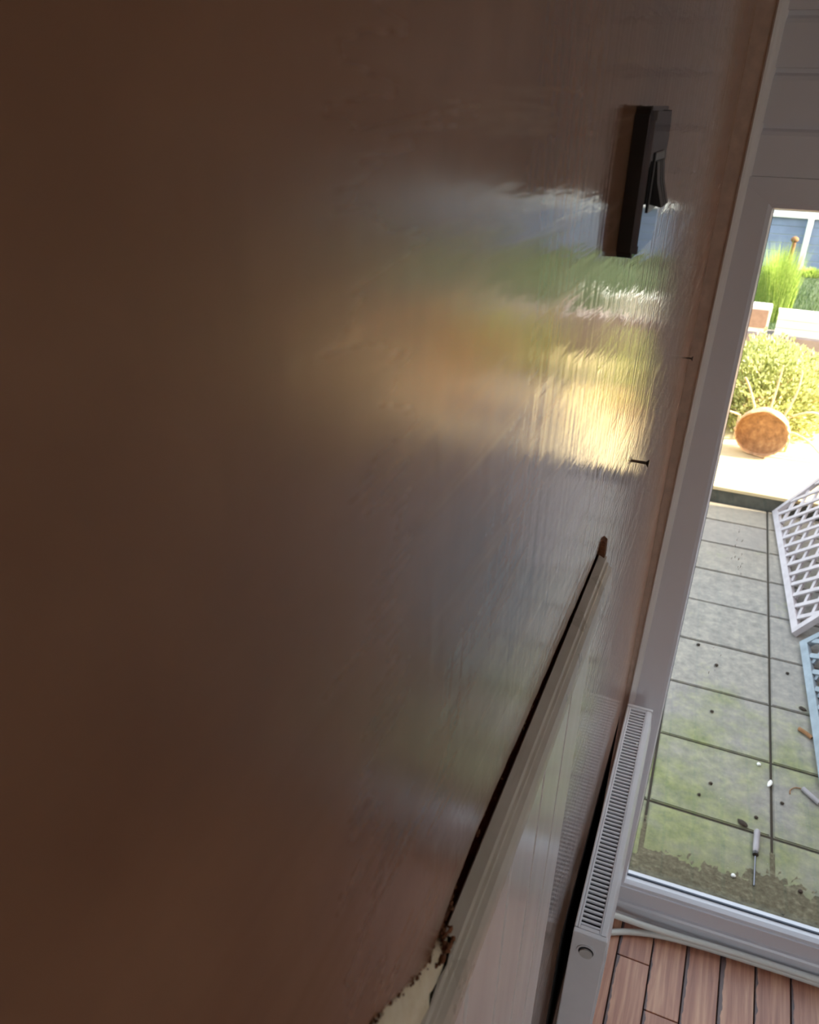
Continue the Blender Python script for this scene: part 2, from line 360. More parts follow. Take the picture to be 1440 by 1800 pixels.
for k in range(60):
    y = rnd.uniform(0.29, 0.69); crumb(bm, (rnd.uniform(-0.011, -0.003), y - 0.3, 0.001), rnd.uniform(0.0005, 0.0016))
o = me_obj('crumbled_plaster', bm, M['crumb'], rail); tag(o, 'torn brown plaster crumbs', kind='stuff')

# white boards below the rail
pan = empty('wall_panelling', (0, 0.3, 0)); tag(pan, 'white tongue and groove boards below the dado rail', kind='structure')
bxo('backing', (-0.0138, ROOM_Y0 - 0.3, 0), (-0.002, PE - 0.3 - 0.001, 1.80), M['gap'], pan)
y = PE; cut = [PE, 0.602, 0.502, 0.402, 0.302, 0.202, 0.102, 0.002]
while cut[-1] > -0.6: cut.append(cut[-1] - 0.1)
shared = {}
for i, (b, a) in enumerate(zip(cut, cut[1:])):
    w = round(b - a, 3)
    if w not in shared:
        bm = bmesh.new(); prism(bm, [(-0.002, 0.0012), (0.0015, 0.0012), (0.0045, 0.0042), (0.0045, w - 0.0042), (0.0015, w - 0.0012), (-0.002, w - 0.0012)], 0.0, 1.80, lambda p, t: (p[0], p[1], t))
        o = me_obj('board', bm, M['board'], pan, loc=(0, a - 0.3, 0)); shared[w] = o.data
    else: link('board', shared[w], None, pan, (0, a - 0.3, 0))
bxo('end_bead', (-0.0138, 0.0, 0), (0.0008, 0.003, 1.868), M['plaster_matte'], pan, loc=(0, PE - 0.3, 0))

# ------------------------------------------------------------------ far wall, door and cladding (turned 2 degrees)
FA = math.atan(0.035)
far_loc, far_rot = (0, FAR - 0.003, 0), (0, 0, FA)
# plaster fillet in the corner and the white corner bead
def fill_x(z): return 0.011 + 0.020 * (z - 0.93) / 1.28
bm = bmesh.new()
v = [bm.verts.new(p) for p in ((-0.01, -0.002, 0), (fill_x(0), -0.002, 0), (fill_x(0), 0.06, 0), (-0.01, 0.06, 0), (-0.01, -0.002, CEIL), (fill_x(CEIL), -0.002, CEIL), (fill_x(CEIL), 0.06, CEIL), (-0.01, 0.06, CEIL))]
for f in ((0, 1, 2, 3), (4, 5, 6, 7), (0, 1, 5, 4), (1, 2, 6, 5), (2, 3, 7, 6), (3, 0, 4, 7)): bm.faces.new([v[i] for i in f])
tag(me_obj('trim_2', bm, M['plaster_matte'], loc=far_loc, rot=far_rot), 'matte brown plaster fillet in the wall corner', kind='structure')
bm = bmesh.new(); W_ = 0.022
rings = []
for z in (0.0, CEIL):
    x0 = fill_x(z); ring = [(x0 - 0.001, 0.03), (x0 - 0.001, -0.004)]
    for k in range(7): a = k / 6 * math.pi / 2; ring.append((x0 + 0.002 + (W_ - 0.002) * math.sin(a), -0.0105 + 0.020 * (1 - math.cos(a))))
    ring.append((x0 + W_, 0.03)); rings.append([bm.verts.new((p[0], p[1], z)) for p in ring])
n = len(rings[0])
for k in range(n): bm.faces.new((rings[0][k], rings[0][(k + 1) % n], rings[1][(k + 1) % n], rings[1][k]))
bm.faces.new(rings[0]); bm.faces.new(rings[1])
tag(me_obj('trim_3', bm, M['bead'], loc=far_loc, rot=far_rot), 'white rounded corner bead between plaster and door frame', kind='structure')

GX0, GX1, GZ0, GZ1 = 0.104, 0.90, 0.136, 2.090                      # glass opening
FX0, FX1, FZ0, FZ1 = 0.028, 0.976, 0.0, 2.150
door = empty('door_1', far_loc, far_rot); tag(door, 'white plastic glazed garden door with one tall clear pane', kind='structure')
def member(name, outer, inner, side, y0, y1, mat, bev):
    """mitred frame member between two rectangles (x0,x1,z0,z1)"""
    O = [(outer[0], outer[2]), (outer[1], outer[2]), (outer[1], outer[3]), (outer[0], outer[3])]
    I = [(inner[0], inner[2]), (inner[1], inner[2]), (inner[1], inner[3]), (inner[0], inner[3])]
    i = side; q = [O[i], O[(i + 1) % 4], I[(i + 1) % 4], I[i]]
    bm = bmesh.new(); prism(bm, q, y0, y1, lambda p, t: (p[0], t, p[1]))
    if bev: bmesh.ops.bevel(bm, geom=[e for e in bm.edges if abs(e.verts[0].co.y - y0) < 1e-6 and abs(e.verts[1].co.y - y0) < 1e-6], offset=bev, segments=2, affect='EDGES')
    return me_obj(name, bm, mat, door)
fo = (FX0, FX1, FZ0, FZ1); fi = (GX0 - 0.013, GX1 + 0.013, GZ0 - 0.016, GZ1 + 0.013); gi = (GX0, GX1, GZ0, GZ1)
for s, nm in enumerate(('bottom_rail', 'jamb', 'head', 'jamb')): member(nm, fo, fi, s, -0.004, 0.066, M['upvc'], 0.0006)
# stepped ridges of the bottom rail
bm = bmesh.new(); prism(bm, [(0.0, 0.0), (-0.020, 0.0), (-0.020, 0.018), (-0.016, 0.024), (-0.016, 0.058), (-0.012, 0.064), (-0.0045, 0.066), (0.0, 0.066)], 0.03, FX1, lambda p, t: (t, p[0], p[1])); me_obj('threshold_ridge', bm, M['upvc'], door)
# glazing beads: sloped faces toward the glass
def bead(side):
    c = [(fi[0], fi[2]), (fi[1], fi[2]), (fi[1], fi[3]), (fi[0], fi[3])]; g = [(gi[0], gi[2]), (gi[1], gi[2]), (gi[1], gi[3]), (gi[0], gi[3])]
    a, b, a2, b2 = c[side], c[(side + 1) % 4], g[side], g[(side + 1) % 4]
    bm = bmesh.new(); mid = lambda p, q: ((p[0] * .35 + q[0] * .65), (p[1] * .35 + q[1] * .65))
    S1 = [(a, 0.001), (mid(a, a2), 0.003), (a2, 0.016), (a2, 0.030), (a, 0.030)]; S2 = [(b, 0.001), (mid(b, b2), 0.003), (b2, 0.016), (b2, 0.030), (b, 0.030)]
    A = [bm.verts.new((p[0], y, p[1])) for p, y in S1]; B = [bm.verts.new((p[0], y, p[1])) for p, y in S2]
    for k in range(5): bm.faces.new((A[k], A[(k + 1) % 5], B[(k + 1) % 5], B[k]))
    bm.faces.new(A); bm.faces.new(B[::-1]); return me_obj('glazing_bead', bm, M['upvc'], door)
for s in range(4): bead(s)
bxo('gasket', (GX0 - 0.004, 0.0305, GZ0 - 0.004), (GX1 + 0.004, 0.036, GZ0 + 0.004), M['gasket'], door)
bxo('gasket', (GX0 - 0.004, 0.0305, GZ0 + 0.004), (GX0 + 0.0015, 0.036, GZ1), M['gasket'], door)
bxo('pane', (GX0 - 0.006, 0.0362, GZ0 - 0.006), (GX1 + 0.006, 0.0422, GZ1 + 0.006), M['glass'], door)
bxo('door_handle', (0.93, -0.03, 1.0), (0.945, -0.018, 1.13), M['chrome'], door, 0.004, 2)
bxo('handle_plate', (0.922, -0.0175, 0.93), (0.952, -0.0042, 1.15), M['chrome'], door, 0.003, 1)
bxo('outer_sill', (0.0, 0.0665, -0.12), (1.0, 0.095, 0.06), M['gasket'], door, 0.004)
# dried splashes on the pane
bm = bmesh.new()
for (px, pz, n, sx, sz) in ((0.183, 1.372, 5, .004, .022), (0.192, 1.325, 9, .010, .03), (0.206, 1.29, 9, .006, .025), (0.21, 1.26, 3, .002, .008), (0.20, 1.0, 4, .02, .05), (0.27, .60, 4, .05, .12), (0.42, .30, 3, .06, .05)):
    for k in range(n):
        c = Vector((px + rnd.uniform(-sx, sx), 0.0362, pz + rnd.uniform(-sz, sz))); r = bmesh.ops.create_uvsphere(bm, u_segments=6, v_segments=4, radius=1)
        w = rnd.uniform(.0004, .0010); h = w * rnd.uniform(1.2, 6)
        for q in r['verts']: q.co = Vector((q.co.x * w, q.co.y * .0004, q.co.z * h)) + c
o = me_obj('splash_spots', bm, M['white'], door); tag(o, 'tiny dried white splashes on the glass', kind='stuff')

# shiplap cladding above the door
clad = empty('wall_far_cladding', far_loc, far_rot); tag(clad, 'white plastic shiplap boards above the garden door', kind='structure')
zz = [2.1505, 2.242, 2.334, 2.424, 2.516, CEIL]
for a, b in zip(zz, zz[1:]):
    bm = bmesh.new(); prism(bm, [(0.0, a), (0.02, a), (0.02, b), (0.010, b), (0.010, b - 0.008), (0.0035, b - 0.013), (0.001, b - 0.020)], 0.047, 1.0, lambda p, t: (t, p[0], p[1])); me_obj('shiplap_board', bm, M['upvc'], clad)
# rest of the far wall
bm = bmesh.new(); box(bm, (1.0, 0, 0), (RX + 0.2, 0.2, CEIL)); tag(me_obj('wall_far', bm, M['paint_wall'], loc=far_loc, rot=far_rot), 'plain painted wall right of the garden door', kind='structure')
bm = bmesh.new(); box(bm, (-0.01, 0.0212, 2.152), (1.0, 0.2, CEIL)); tag(me_obj('wall_far_lintel', bm, M['paint_wall'], loc=far_loc, rot=far_rot), 'wall above the garden door behind the cladding', kind='structure')

tag(bxo('wall_right', (RX, ROOM_Y0, 0), (RX + 0.15, FAR + 0.08, CEIL), M['paint_wall']), 'painted wall on the right of the room', kind='structure')
bm = bmesh.new(); YB0, YB1 = ROOM_Y0 - 0.15, ROOM_Y0; BX0, BX1, BZ0, BZ1 = 0.80, 2.45, 0.60, 2.20    # unseen back wall; its window is added to let in fill light
box(bm, (-0.2, YB0, 0), (BX0, YB1, CEIL)); box(bm, (BX1, YB0, 0), (RX + 0.15, YB1, CEIL)); box(bm, (BX0, YB0, 0), (BX1, YB1, BZ0)); box(bm, (BX0, YB0, BZ1), (BX1, YB1, CEIL))
tag(me_obj('wall_back', bm, M['paint_wall']), 'painted wall behind the camera', kind='structure')
win = empty('fill_window', (BX0, YB0 + 0.04, BZ0)); tag(win, 'added white framed window behind the camera for fill light', kind='structure')
ww, wh = BX1 - BX0, BZ1 - BZ0
for a, b in (((0, 0, 0), (ww, .06, .05)), ((0, 0, wh - .05), (ww, .06, wh)), ((0, 0, .05), (.05, .06, wh - .05)), ((ww - .05, 0, .05), (ww, .06, wh - .05)), ((ww / 2 - .03, 0, .05), (ww / 2 + .03, .06, wh - .05))): bxo('window_frame', a, b, M['upvc'], win)
for a, b in ((.051, ww / 2 - .031), (ww / 2 + .031, ww - .051)): bxo('pane', (a, .02, .051), (b, .026, wh - .051), M['glass'], win)
tag(bxo('ceiling', (-0.2, ROOM_Y0 - 0.15, CEIL), (RX + 0.15, FAR + 0.2, CEIL + 0.15), M['ceiling']), 'flat white ceiling of the room', kind='structure')

# opal lamp added behind the camera as fill light for the room
def fill_lamp(x, y, watt):
    e = empty('fill_lamp', (x, y, CEIL)); tag(e, 'added round opal glass fill lamp behind the camera', 'lamp')
    bm = bmesh.new(); tube(bm, [(0, 0, 0), (0, 0, -0.03)], 0.09, 24); me_obj('ceiling_rose', bm, M['upvc'], e)
    m = NT('fill_lamp_glass'); em = m.n('Emission'); em.inputs[0].default_value = (0.98, 0.97, 1.0, 1); em.inputs[1].default_value = watt; m.l(em.outputs[0], m.out.inputs[0])
    bm = bmesh.new(); r = bmesh.ops.create_uvsphere(bm, u_segments=24, v_segments=14, radius=0.17)
    for q in r['verts']: q.co = Vector((q.co.x, q.co.y, q.co.z * 0.5 - 0.116))
    me_obj('opal_shade', bm, m.m, e, smooth=True)
fill_lamp(1.90, -0.70, 5.0)

# ------------------------------------------------------------------ floor planks
fl = empty('floor', (0, 0, 0)); tag(fl, 'red brown wood plank floor with dark joints', kind='structure')
bxo('underlay', (0.0, ROOM_Y0, -0.03), (RX, FAR - 0.002, -0.009), M['gap'], fl)
xs = [0.020, 0.120, 0.2175, 0.3145, 0.4115, 0.5085, 0.6055]
while xs[-1] < RX - 0.1: xs.append(xs[-1] + 0.097)
joints = {0: [1.2], 1: [1.656, 0.45], 2: [1.518, 0.30], 3: [0.95], 4: [1.30, 0.1], 5: [0.80], 6: [1.42, 0.2]}
for i, (a, b) in enumerate(zip(xs, xs[1:])):
    js = joints.get(i, [rnd.uniform(0.9, 1.6), rnd.uniform(-0.3, 0.5)])
    ys = [FAR - 0.004] + js
    while ys[-1] > ROOM_Y0 + 1.3: ys.append(ys[-1] - 1.2)
    ys.append(ROOM_Y0)
    for y1, y0 in zip(ys, ys[1:]):
        L = y1 - y0; bm = bmesh.new(); box(bm, (-(b - a) / 2 + 0.0016, 0.0015, -0.009), ((b - a) / 2 - 0.0016, L - 0.0015, 0.0), 0.0012)
        me_obj('plank', bm, M['plank'], fl, loc=((a + b) / 2, y0, 0))

# ------------------------------------------------------------------ radiator
RA = -math.atan(0.0100) * -1
rad = empty('radiator', (0.020, 1.034, 0.27), (0, 0, math.atan(0.0098)))
tag(rad, 'white panel radiator with slotted top grille on the plaster wall', 'radiator')
RD, RL, RH = 0.0625, 0.697, 0.60
# front panel bulges forward a little under its rolled top edge
bm = bmesh.new(); prism(bm, [(RD - 0.0115, 0.0), (RD + 0.004, 0.0), (RD + 0.0065, 0.02), (RD + 0.0065, RH - 0.06), (RD + 0.002, RH - 0.02), (RD, RH - 0.004), (RD - 0.002, RH), (RD - 0.0115, RH)], 0.012, RL - 0.008, lambda p, t: (p[0], t, p[1])); me_obj('front_panel', bm, M['rad'], rad)
bm = bmesh.new(); box(bm, (0.0, 0.012, 0.0), (0.0055, RL - 0.008, RH), 0.0015); me_obj('back_panel', bm, M['rad'], rad)
for yy in (0.0, RL - 0.008):
    bm = bmesh.new(); box(bm, (0.0, yy, 0.0), (RD + 0.002, yy + (0.0115 if yy == 0 else 0.0085), RH - 0.0005 if yy == 0 else RH + 0.003), 0.0018, 2)
    sp = me_obj('side_panel', bm, M['rad'], rad)
    if yy == 0: near = sp
# port with a blanking plug on the near side panel
bm = bmesh.new(); tube(bm, [(0.030, 0.0005, 0.556), (0.030, -0.0022, 0.556)], 0.0175, 24); me_obj('port_ring', bm, M['rad'], near)
bm = bmesh.new(); tube(bm, [(0.030, -0.0021, 0.556), (0.030, -0.0026, 0.556)], 0.0145, 24); me_obj('port_recess', bm, M['rad_in'], near)
bm = bmesh.new(); tube(bm, [(0.0305, -0.0024, 0.5535), (0.0305, -0.0050, 0.5535)], 0.0125, 24); me_obj('plug', bm, M['plug'], near)
# inside convector (dark) and the top grille
bxo('convector', (0.006, 0.013, 0.02), (RD - 0.012, RL - 0.010, RH - 0.075), M['rad_in'], rad)
bm = bmesh.new()
box(bm, (0.0058, 0.0118, RH - 0.012), (0.0105, RL - 0.0085, RH - 0.0004), 0.0012)
box(bm, (RD - 0.0155, 0.0118, RH - 0.012), (RD - 0.0117, RL - 0.0085, RH - 0.0004), 0.0012)
box(bm, (0.0105, 0.0118, RH - 0.012), (RD - 0.0155, 0.0200, RH - 0.0004), 0.001)
box(bm, (0.0105, RL - 0.014, RH - 0.012), (RD - 0.0155, RL - 0.0085, RH - 0.0004), 0.001)
gr = me_obj('top_grille', bm, M['rad'], rad)
bm = bmesh.new(); prism(bm, [(0.0, -0.0012), (0.0006, 0.0), (0.0044, 0.0), (0.0050, -0.0012), (0.0044, -0.005), (0.0040, -0.0014), (0.0010, -0.0014), (0.0006, -0.005)], 0.0105, RD - 0.0155, lambda p, t: (t, p[0], p[1]))
first = me_obj('slat', bm, M['rad'], gr, loc=(0, 0.0230, RH - 0.0025)); NS = 60; pitch = (RL - 0.014 - 0.023) / NS
for k in range(1, NS): link('slat', first.data, None, gr, (0, 0.0230 + k * pitch, RH - 0.0025))
for yy in (0.42, RL - 0.10): bxo('wall_bracket', (-0.0215, yy, 0.04), (0.0, yy + 0.03, 0.14), M['rad'], rad)
bm = bmesh.new(); crumb(bm, (0, 0, 0), 0.0042); tag(me_obj('plaster_crumb', bm, M['white'], loc=(0.057, 1.587, 0.8728)), 'small white plaster crumb lying on the radiator grille', 'plaster crumb')

# pipes on the floor below the door
def pipe(pts, label, r=0.0095):
    bm = bmesh.new(); tube(bm, smoothpath(pts), r, 12); o = me_obj('plastic_pipe', bm, M['pipe'], smooth=True); tag(o, label, 'pipe', 'white pipes along the door'); return o
pipe([(0.052, 1.55, 0.30), (0.050, 1.60, 0.13), (0.055, 1.675, 0.030), (0.095, 1.712, 0.0105), (0.152, 1.738, 0.0100), (0.234, 1.760, 0.0100), (0.345, 1.774, 0.0100), (0.508, 1.784, 0.0100), (0.68, 1.7905, 0.0100), (1.2, 1.803, 0.0100)],
     'white plastic pipe nearest the room, curving out from the radiator')
pipe([(0.052, 1.62, 0.30), (0.052, 1.66, 0.16), (0.058, 1.72, 0.075), (0.10, 1.746, 0.046), (0.20, 1.757, 0.034), (0.30, 1.767, 0.030), (0.40, 1.775, 0.0290), (0.52, 1.782, 0.0285), (0.70, 1.789, 0.0285), (1.2, 1.806, 0.0285)],
     'white plastic pipe directly under the door frame, resting on the other')

# ------------------------------------------------------------------ switch plate on the plaster
sw = empty('switch_plate', (0.0, 0.571, 2.226)); tag(sw, 'square chrome wall switch plate with a black rocker', 'switch')
bm = bmesh.new(); box(bm, (0.0003, -0.0426, -0.0426), (0.0085, 0.0426, 0.0426), 0.0); 
bmesh.ops.bevel(bm, geom=[e for e in bm.edges if abs(e.verts[0].co.x - e.verts[1].co.x) > .005], offset=0.004, segments=3, affect='EDGES'); me_obj('back_box', bm, M['chrome_edge'], sw)
bm = bmesh.new(); box(bm, (0.0086, -0.0430, -0.0430), (0.0122, 0.0430, 0.0430))
bmesh.ops.bevel(bm, geom=[e for e in bm.edges if abs(e.verts[0].co.x - e.verts[1].co.x) > .003], offset=0.005, segments=4, affect='EDGES')
bmesh.ops.bevel(bm, geom=[e for e in bm.edges if e.verts[0].co.x > .012 and e.verts[1].co.x > .012], offset=0.0028, segments=4, affect='EDGES'); me_obj('face_plate', bm, M['chrome'], sw, smooth=False)
ins = bxo('switch_insert', (0.0123, -0.0215, -0.0175), (0.0132, 0.0215, 0.0175), M['greyline'], sw, 0.0003)
bm = bmesh.new(); prism(bm, [(0.0132, -0.0125), (0.0132, 0.0125), (0.0142, 0.0125), (0.0160, 0.0), (0.0206, -0.0140)], -0.0190, 0.0190, lambda p, t: (p[0], t, p[1])); rk = me_obj('rocker', bm, M['black'], sw)
for yy in (-0.004, 0.006):
    bm = bmesh.new(); prism(bm, [(0.0143, 0.0122), (0.0146, 0.0122), (0.0164, 0.0), (0.0208, -0.0136), (0.0203, -0.0136), (0.0159, 0.0)], yy - 0.0006, yy + 0.0006, lambda p, t: (p[0], t, p[1])); me_obj('rocker_line', bm, M['greyline'], rk)

# two screws left in the plaster
def screw(y, z, L, label):
    e = empty('wall_screw', (0, y, z)); tag(e, label, 'screw', 'screws left in the plaster')
    bm = bmesh.new(); tube(bm, [(-0.004, 0, 0), (L * 0.75, 0, 0)], 0.0019, 8); me_obj('shank', bm, M['steel'], e)
    bm = bmesh.new(); tube(bm, [(L * 0.72, 0, 0), (L * 0.93, 0, 0), (L, 0, 0)], [0.0020, 0.0050, 0.0048], 12); me_obj('screw_head', bm, M['steel'], e)
screw(0.950, 1.875, 0.0135, 'dark screw sticking out of the plaster above the rail end')
screw(1.666, 1.817, 0.0125, 'small dark screw in the plaster beside the corner bead')

# ------------------------------------------------------------------ outside: patio
PZ = -0.11
pat = empty('patio', (0, 2.2, PZ)); tag(pat, 'paved lower patio of mossy grey slabs outside the door', kind='structure')
bxo('joint_bed', (-3.0, 0.02, -0.12), (3.0, 3.10, -0.006), M['joint'], pat)
rowsy = [2.135, 2.418, 2.820, 3.198, 3.571, 3.956, 4.315, 4.663, 4.985, 5.262]
cols = [-2.10, -1.66, -1.22, -0.77, -0.325, 0.133, 0.577, 1.022, 1.467, 1.912, 2.36]
def xj(x, y): return x - 0.020 * (y - 2.2)
for r, (y0, y1) in enumerate(zip(rowsy, rowsy[1:])):
    for c, (x0, x1) in enumerate(zip(cols, cols[1:])):
        if c < 3 and r < 2: pass
        g = 0.0052; h = rnd.uniform(-0.0012, 0.0012); h2 = rnd.uniform(-0.001, 0.001)
        q = [(xj(x0, y0) + g, y0 + g, h), (xj(x1, y0) - g, y0 + g, h + h2), (xj(x1, y1) - g, y1 - g, h + h2), (xj(x0, y1) + g, y1 - g, h)]
        cx = sum(p[0] for p in q) / 4; cy = sum(p[1] for p in q) / 4
        bm = bmesh.new(); T = [bm.verts.new((p[0] - cx, p[1] - cy, p[2])) for p in q]; B = [bm.verts.new((p[0] - cx, p[1] - cy, -0.04)) for p in q]
        tf = bm.faces.new(T); bm.faces.new(B[::-1])
        for k in range(4): bm.faces.new((T[k], B[k], B[(k + 1) % 4], T[(k + 1) % 4]))
        bmesh.ops.bevel(bm, geom=list(tf.edges), offset=0.004, segments=2, affect='EDGES')
        me_obj('paving_slab', bm, M['slab'], pat, loc=(cx, cy - 2.2, 0))
# strip of washed grit along the threshold
bm = bmesh.new(); nx, ny = 260, 30; G = []
for j in range(ny + 1):
    row = []
    for i in range(nx + 1):
        x = -1.2 + 3.6 * i / nx; y = 1.90 + 0.46 * j / ny; t = j / ny
        row.append(bm.verts.new((x, y + (rnd.uniform(-.012, .012) if 0 < j else 0) , PZ + 0.012 * (1 - t) ** 1.5 + rnd.uniform(-.0012, .0012) - 0.0050 * t * (1 + math.sin(x * 7.3) * .3 + math.sin(x * 19) * .15) - (0.006 if j == ny else 0))))
    G.append(row)
for j in range(ny):
    for i in range(nx): bm.faces.new((G[j][i], G[j][i + 1], G[j + 1][i + 1], G[j + 1][i]))
tag(me_obj('threshold_grit', bm, M['dirt'], smooth=True), 'brown washed grit along the door threshold outside', 'grit', kind='stuff')
tag(bxo('ground_foundation', (-16, -25, -0.6), (18, 24, -0.23), M['dirt']), 'earth under the garden', kind='structure')

# terrace one step up
ter = empty('terrace', (0, 5.27, 0)); tag(ter, 'sunlit pale upper terrace one step above the patio', kind='structure')
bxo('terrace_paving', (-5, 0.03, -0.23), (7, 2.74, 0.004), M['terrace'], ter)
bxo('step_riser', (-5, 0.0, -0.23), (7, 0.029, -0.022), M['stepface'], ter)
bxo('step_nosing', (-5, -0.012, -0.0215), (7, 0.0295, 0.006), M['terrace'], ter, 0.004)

# retaining wall and upper lawn
tag(bxo('wall_garden', (-5, 8.0, -0.3), (7, 8.22, 0.405), M['render'], None, 0.012, 2), 'low mauve grey rendered garden wall behind the shrub', kind='structure')
bm = bmesh.new(); nx, ny = 40, 24; G = []
for j in range(ny + 1):
    row = []
    for i in range(nx + 1):
        x = -5 + 12 * i / nx; y = 8.21 + 12 * j / ny; row.append(bm.verts.new((x, y, 0.35 + 0.02 * math.sin(x * 2.1 + y) )))
    G.append(row)
for j in range(ny):
    for i in range(nx): bm.faces.new((G[j][i], G[j][i + 1], G[j + 1][i + 1], G[j + 1][i]))
tag(me_obj('ground_lawn', bm, M['lawn'], smooth=True), 'green upper lawn behind the garden wall', kind='structure')
def blade(bm, base, ang, lean, h, w):
    d = Vector((math.cos(ang), math.sin(ang), 0)); s = Vector((-d.y, d.x, 0)) * w
    p0 = Vector(base); p1 = p0 + d * lean * .25 * h + Vector((0, 0, h * .55)); p2 = p0 + d * lean * h + Vector((0, 0, h))
    a, b, c, e, t = [bm.verts.new(q) for q in (p0 - s, p0 + s, p1 + s * .8, p1 - s * .8, p2)]
    bm.faces.new((a, b, c, e)); bm.faces.new((e, c, t))
bm = bmesh.new()
for k in range(16000):
    x = rnd.uniform(0.0, 3.2); y = 8.25 + rnd.random() ** 1.3 * 3.7
    blade(bm, (x, y, 0.34), rnd.uniform(0, 6.28), rnd.uniform(.1, .6), rnd.uniform(.03, .075), 0.003)
tag(me_obj('lawn_grass', bm, M['grass']), 'short green grass of the upper lawn', 'grass', kind='stuff')

# low side wall the trellises lean on (right of the picture)
tag(bxo('wall_side', (1.20, 2.3, -0.3), (1.36, 5.25, 0.60), M['render'], None, 0.01), 'low rendered wall right of the patio', kind='structure')

# the house: unseen right wing added to shade the patio, and its upper storey
tag(bxo('shade_wing', (3.0, 2.10, -0.3), (7.0, 5.50, 3.3), M['brick']), 'unseen brick wing added on the right to shade the patio', kind='structure')
tag(bxo('wall_upper', (-0.2, ROOM_Y0 - 0.15, CEIL + 0.16), (7.0, FAR + 0.2, 5.0), M['brick']), 'brick upper storey of the house over the room', kind='structure')

# ------------------------------------------------------------------ trellis panels
def trellis(name, A, B, th, width, label, mat, mode, ncross, du):
    A = Vector(A); B = Vector(B); L = (A - B).length; v = (A - B).normalized(); side = Vector((v.y, -v.x, 0)).normalized()
    u = side * math.cos(th) + Vector((0, 0, math.sin(th))); n = u.cross(v).normalized()
    if n.z < 0: n = -n
    e = bpy.data.objects.new(name, None); COL.objects.link(e)
    e.matrix_world = Matrix((u, v, n)).transposed().to_4x4() if u.cross(v).dot(n) > 0 else Matrix((u, v, -n)).transposed().to_4x4()
    e.location = B; tag(e, label, 'trellis', 'trellis panels on the patio')
    sg = 1 if u.cross(v).dot(n) > 0 else -1
    def part(nm, p, q, w, z0, z1):
        p = Vector((*p, 0)); q = Vector((*q, 0)); d = (q - p).normalized(); s = Vector((-d.y, d.x, 0)) * w / 2
        bm = bmesh.new(); pts = [p - s, p + s, q + s, q - s]
        T = [bm.verts.new((c.x, c.y, z1 * sg)) for c in pts]; Bq = [bm.verts.new((c.x, c.y, z0 * sg)) for c in pts]
        bm.faces.new(T); bm.faces.new(Bq[::-1])
        for k in range(4): bm.faces.new((T[k], Bq[k], Bq[(k + 1) % 4], T[(k + 1) % 4]))
        return me_obj(nm, bm, mat, e)
    fw = 0.038; W2 = width
    part('frame_rail', (fw / 2, 0), (fw / 2, L), fw, 0, 0.030); part('frame_rail', (W2 - fw / 2, 0), (W2 - fw / 2, L), fw, 0, 0.030)
    part('frame_rail', (fw, fw / 2), (W2 - fw, fw / 2), fw, 0, 0.030); part('frame_rail', (fw, L - fw / 2), (W2 - fw, L - fw / 2), fw, 0, 0.030)
    if mode == 'square':
        for k in range(ncross):
            t = fw + (L - 2 * fw) * (k + .75) / (ncross + .5); part('slat', (fw, t), (W2 - fw, t), 0.021, 0.016, 0.024)
        k = fw + du * .7
        while k < W2 - fw: part('slat', (k, fw), (k, L - fw), 0.021, 0.007, 0.0155); k += du
    else:
        a, b = fw, W2 - fw; c, d = fw, L - fw; m = ncross
        for sl_, step, z0, z1 in ((-m, du, .017, .027), (1 / m, du / m, .004, .0165)):
            k = -3.0
            while k < 4.0:
                pts = []
                for uu in (a, b):
                    vv = k + sl_ * uu
                    if c <= vv <= d: pts.append((uu, vv))
                for vv in (c, d):
                    uu = (vv - k) / sl_
                    if a < uu < b: pts.append((uu, vv))
                if len(pts) == 2 and (Vector(pts[0]) - Vector(pts[1])).length > .05: part('slat', pts[0], pts[1], 0.026 if z0 > .01 else 0.020, z0, z1)
                k += step
    return e
trellis('trellis_panel', (0.5655, 5.235, -0.108), (0.672, 3.808, -0.108), R(53), 0.90, 'white lattice trellis leaning beside the step', M['trellis'], 'diamond', 0.62, 0.112)
trellis('trellis_panel', (0.704, 3.74, -0.108), (0.762, 2.74, -0.108), R(48), 0.70, 'blue grey diamond lattice trellis nearer the door', M['trellis_blue'], 'diamond', 1.0, 0.13)

# ------------------------------------------------------------------ small things on the patio
sd = empty('screwdriver', (0.516, 2.30, PZ), (0, 0, 0)); tag(sd, 'grey handled screwdriver lying on the mossy slab', 'screwdriver')
bm = bmesh.new(); tube(bm, [(0.003, 0.118, 0.0125), (0.003, 0.113, 0.0125), (0.002, 0.08, 0.0125), (0.001, 0.04, 0.0125), (0.0, 0.018, 0.0125), (0, 0.008, 0.0125)], [0.009, 0.0115, 0.0105, 0.0115, 0.010, 0.008], 12); hd = me_obj('handle', bm, M['handle'], sd, smooth=True)
bm = bmesh.new(); tube(bm, [(0, 0.012, 0.0125), (0, 0.001, 0.0125)], 0.0105, 12); me_obj('collar', bm, M['black'], sd)
bm = bmesh.new(); tube(bm, [(0, 0.003, 0.0115), (0, -0.13, 0.005)], 0.0032, 8); me_obj('blade', bm, M['chrome'], sd)
bm = bmesh.new(); tube(bm, smoothpath([(0.672, 3.075, PZ + .010), (0.70, 3.052, PZ + .013), (0.722, 3.034, PZ + .011)], 4), 0.009, 7); tag(me_obj('stick', bm, M['post']), 'brown stick on the slabs by the blue grey trellis', 'stick')
bm = bmesh.new(); tube(bm, [(0.680, 2.712, PZ + .0105), (0.738, 2.655, PZ + .0105)], 0.0095, 10); tag(me_obj('short_tube', bm, M['handle']), 'short pale grey tube lying on the patio', 'tube')
bm = bmesh.new(); tube(bm, smoothpath([(0.682, 2.715, PZ + .004), (0.655, 2.712, PZ + .004), (0.636, 2.69, PZ + .004), (0.635, 2.668, PZ + .004)], 5), 0.0022, 6); tag(me_obj('thin_wire', bm, M['post']), 'thin curved brown twig at the end of the pale tube', 'twig')
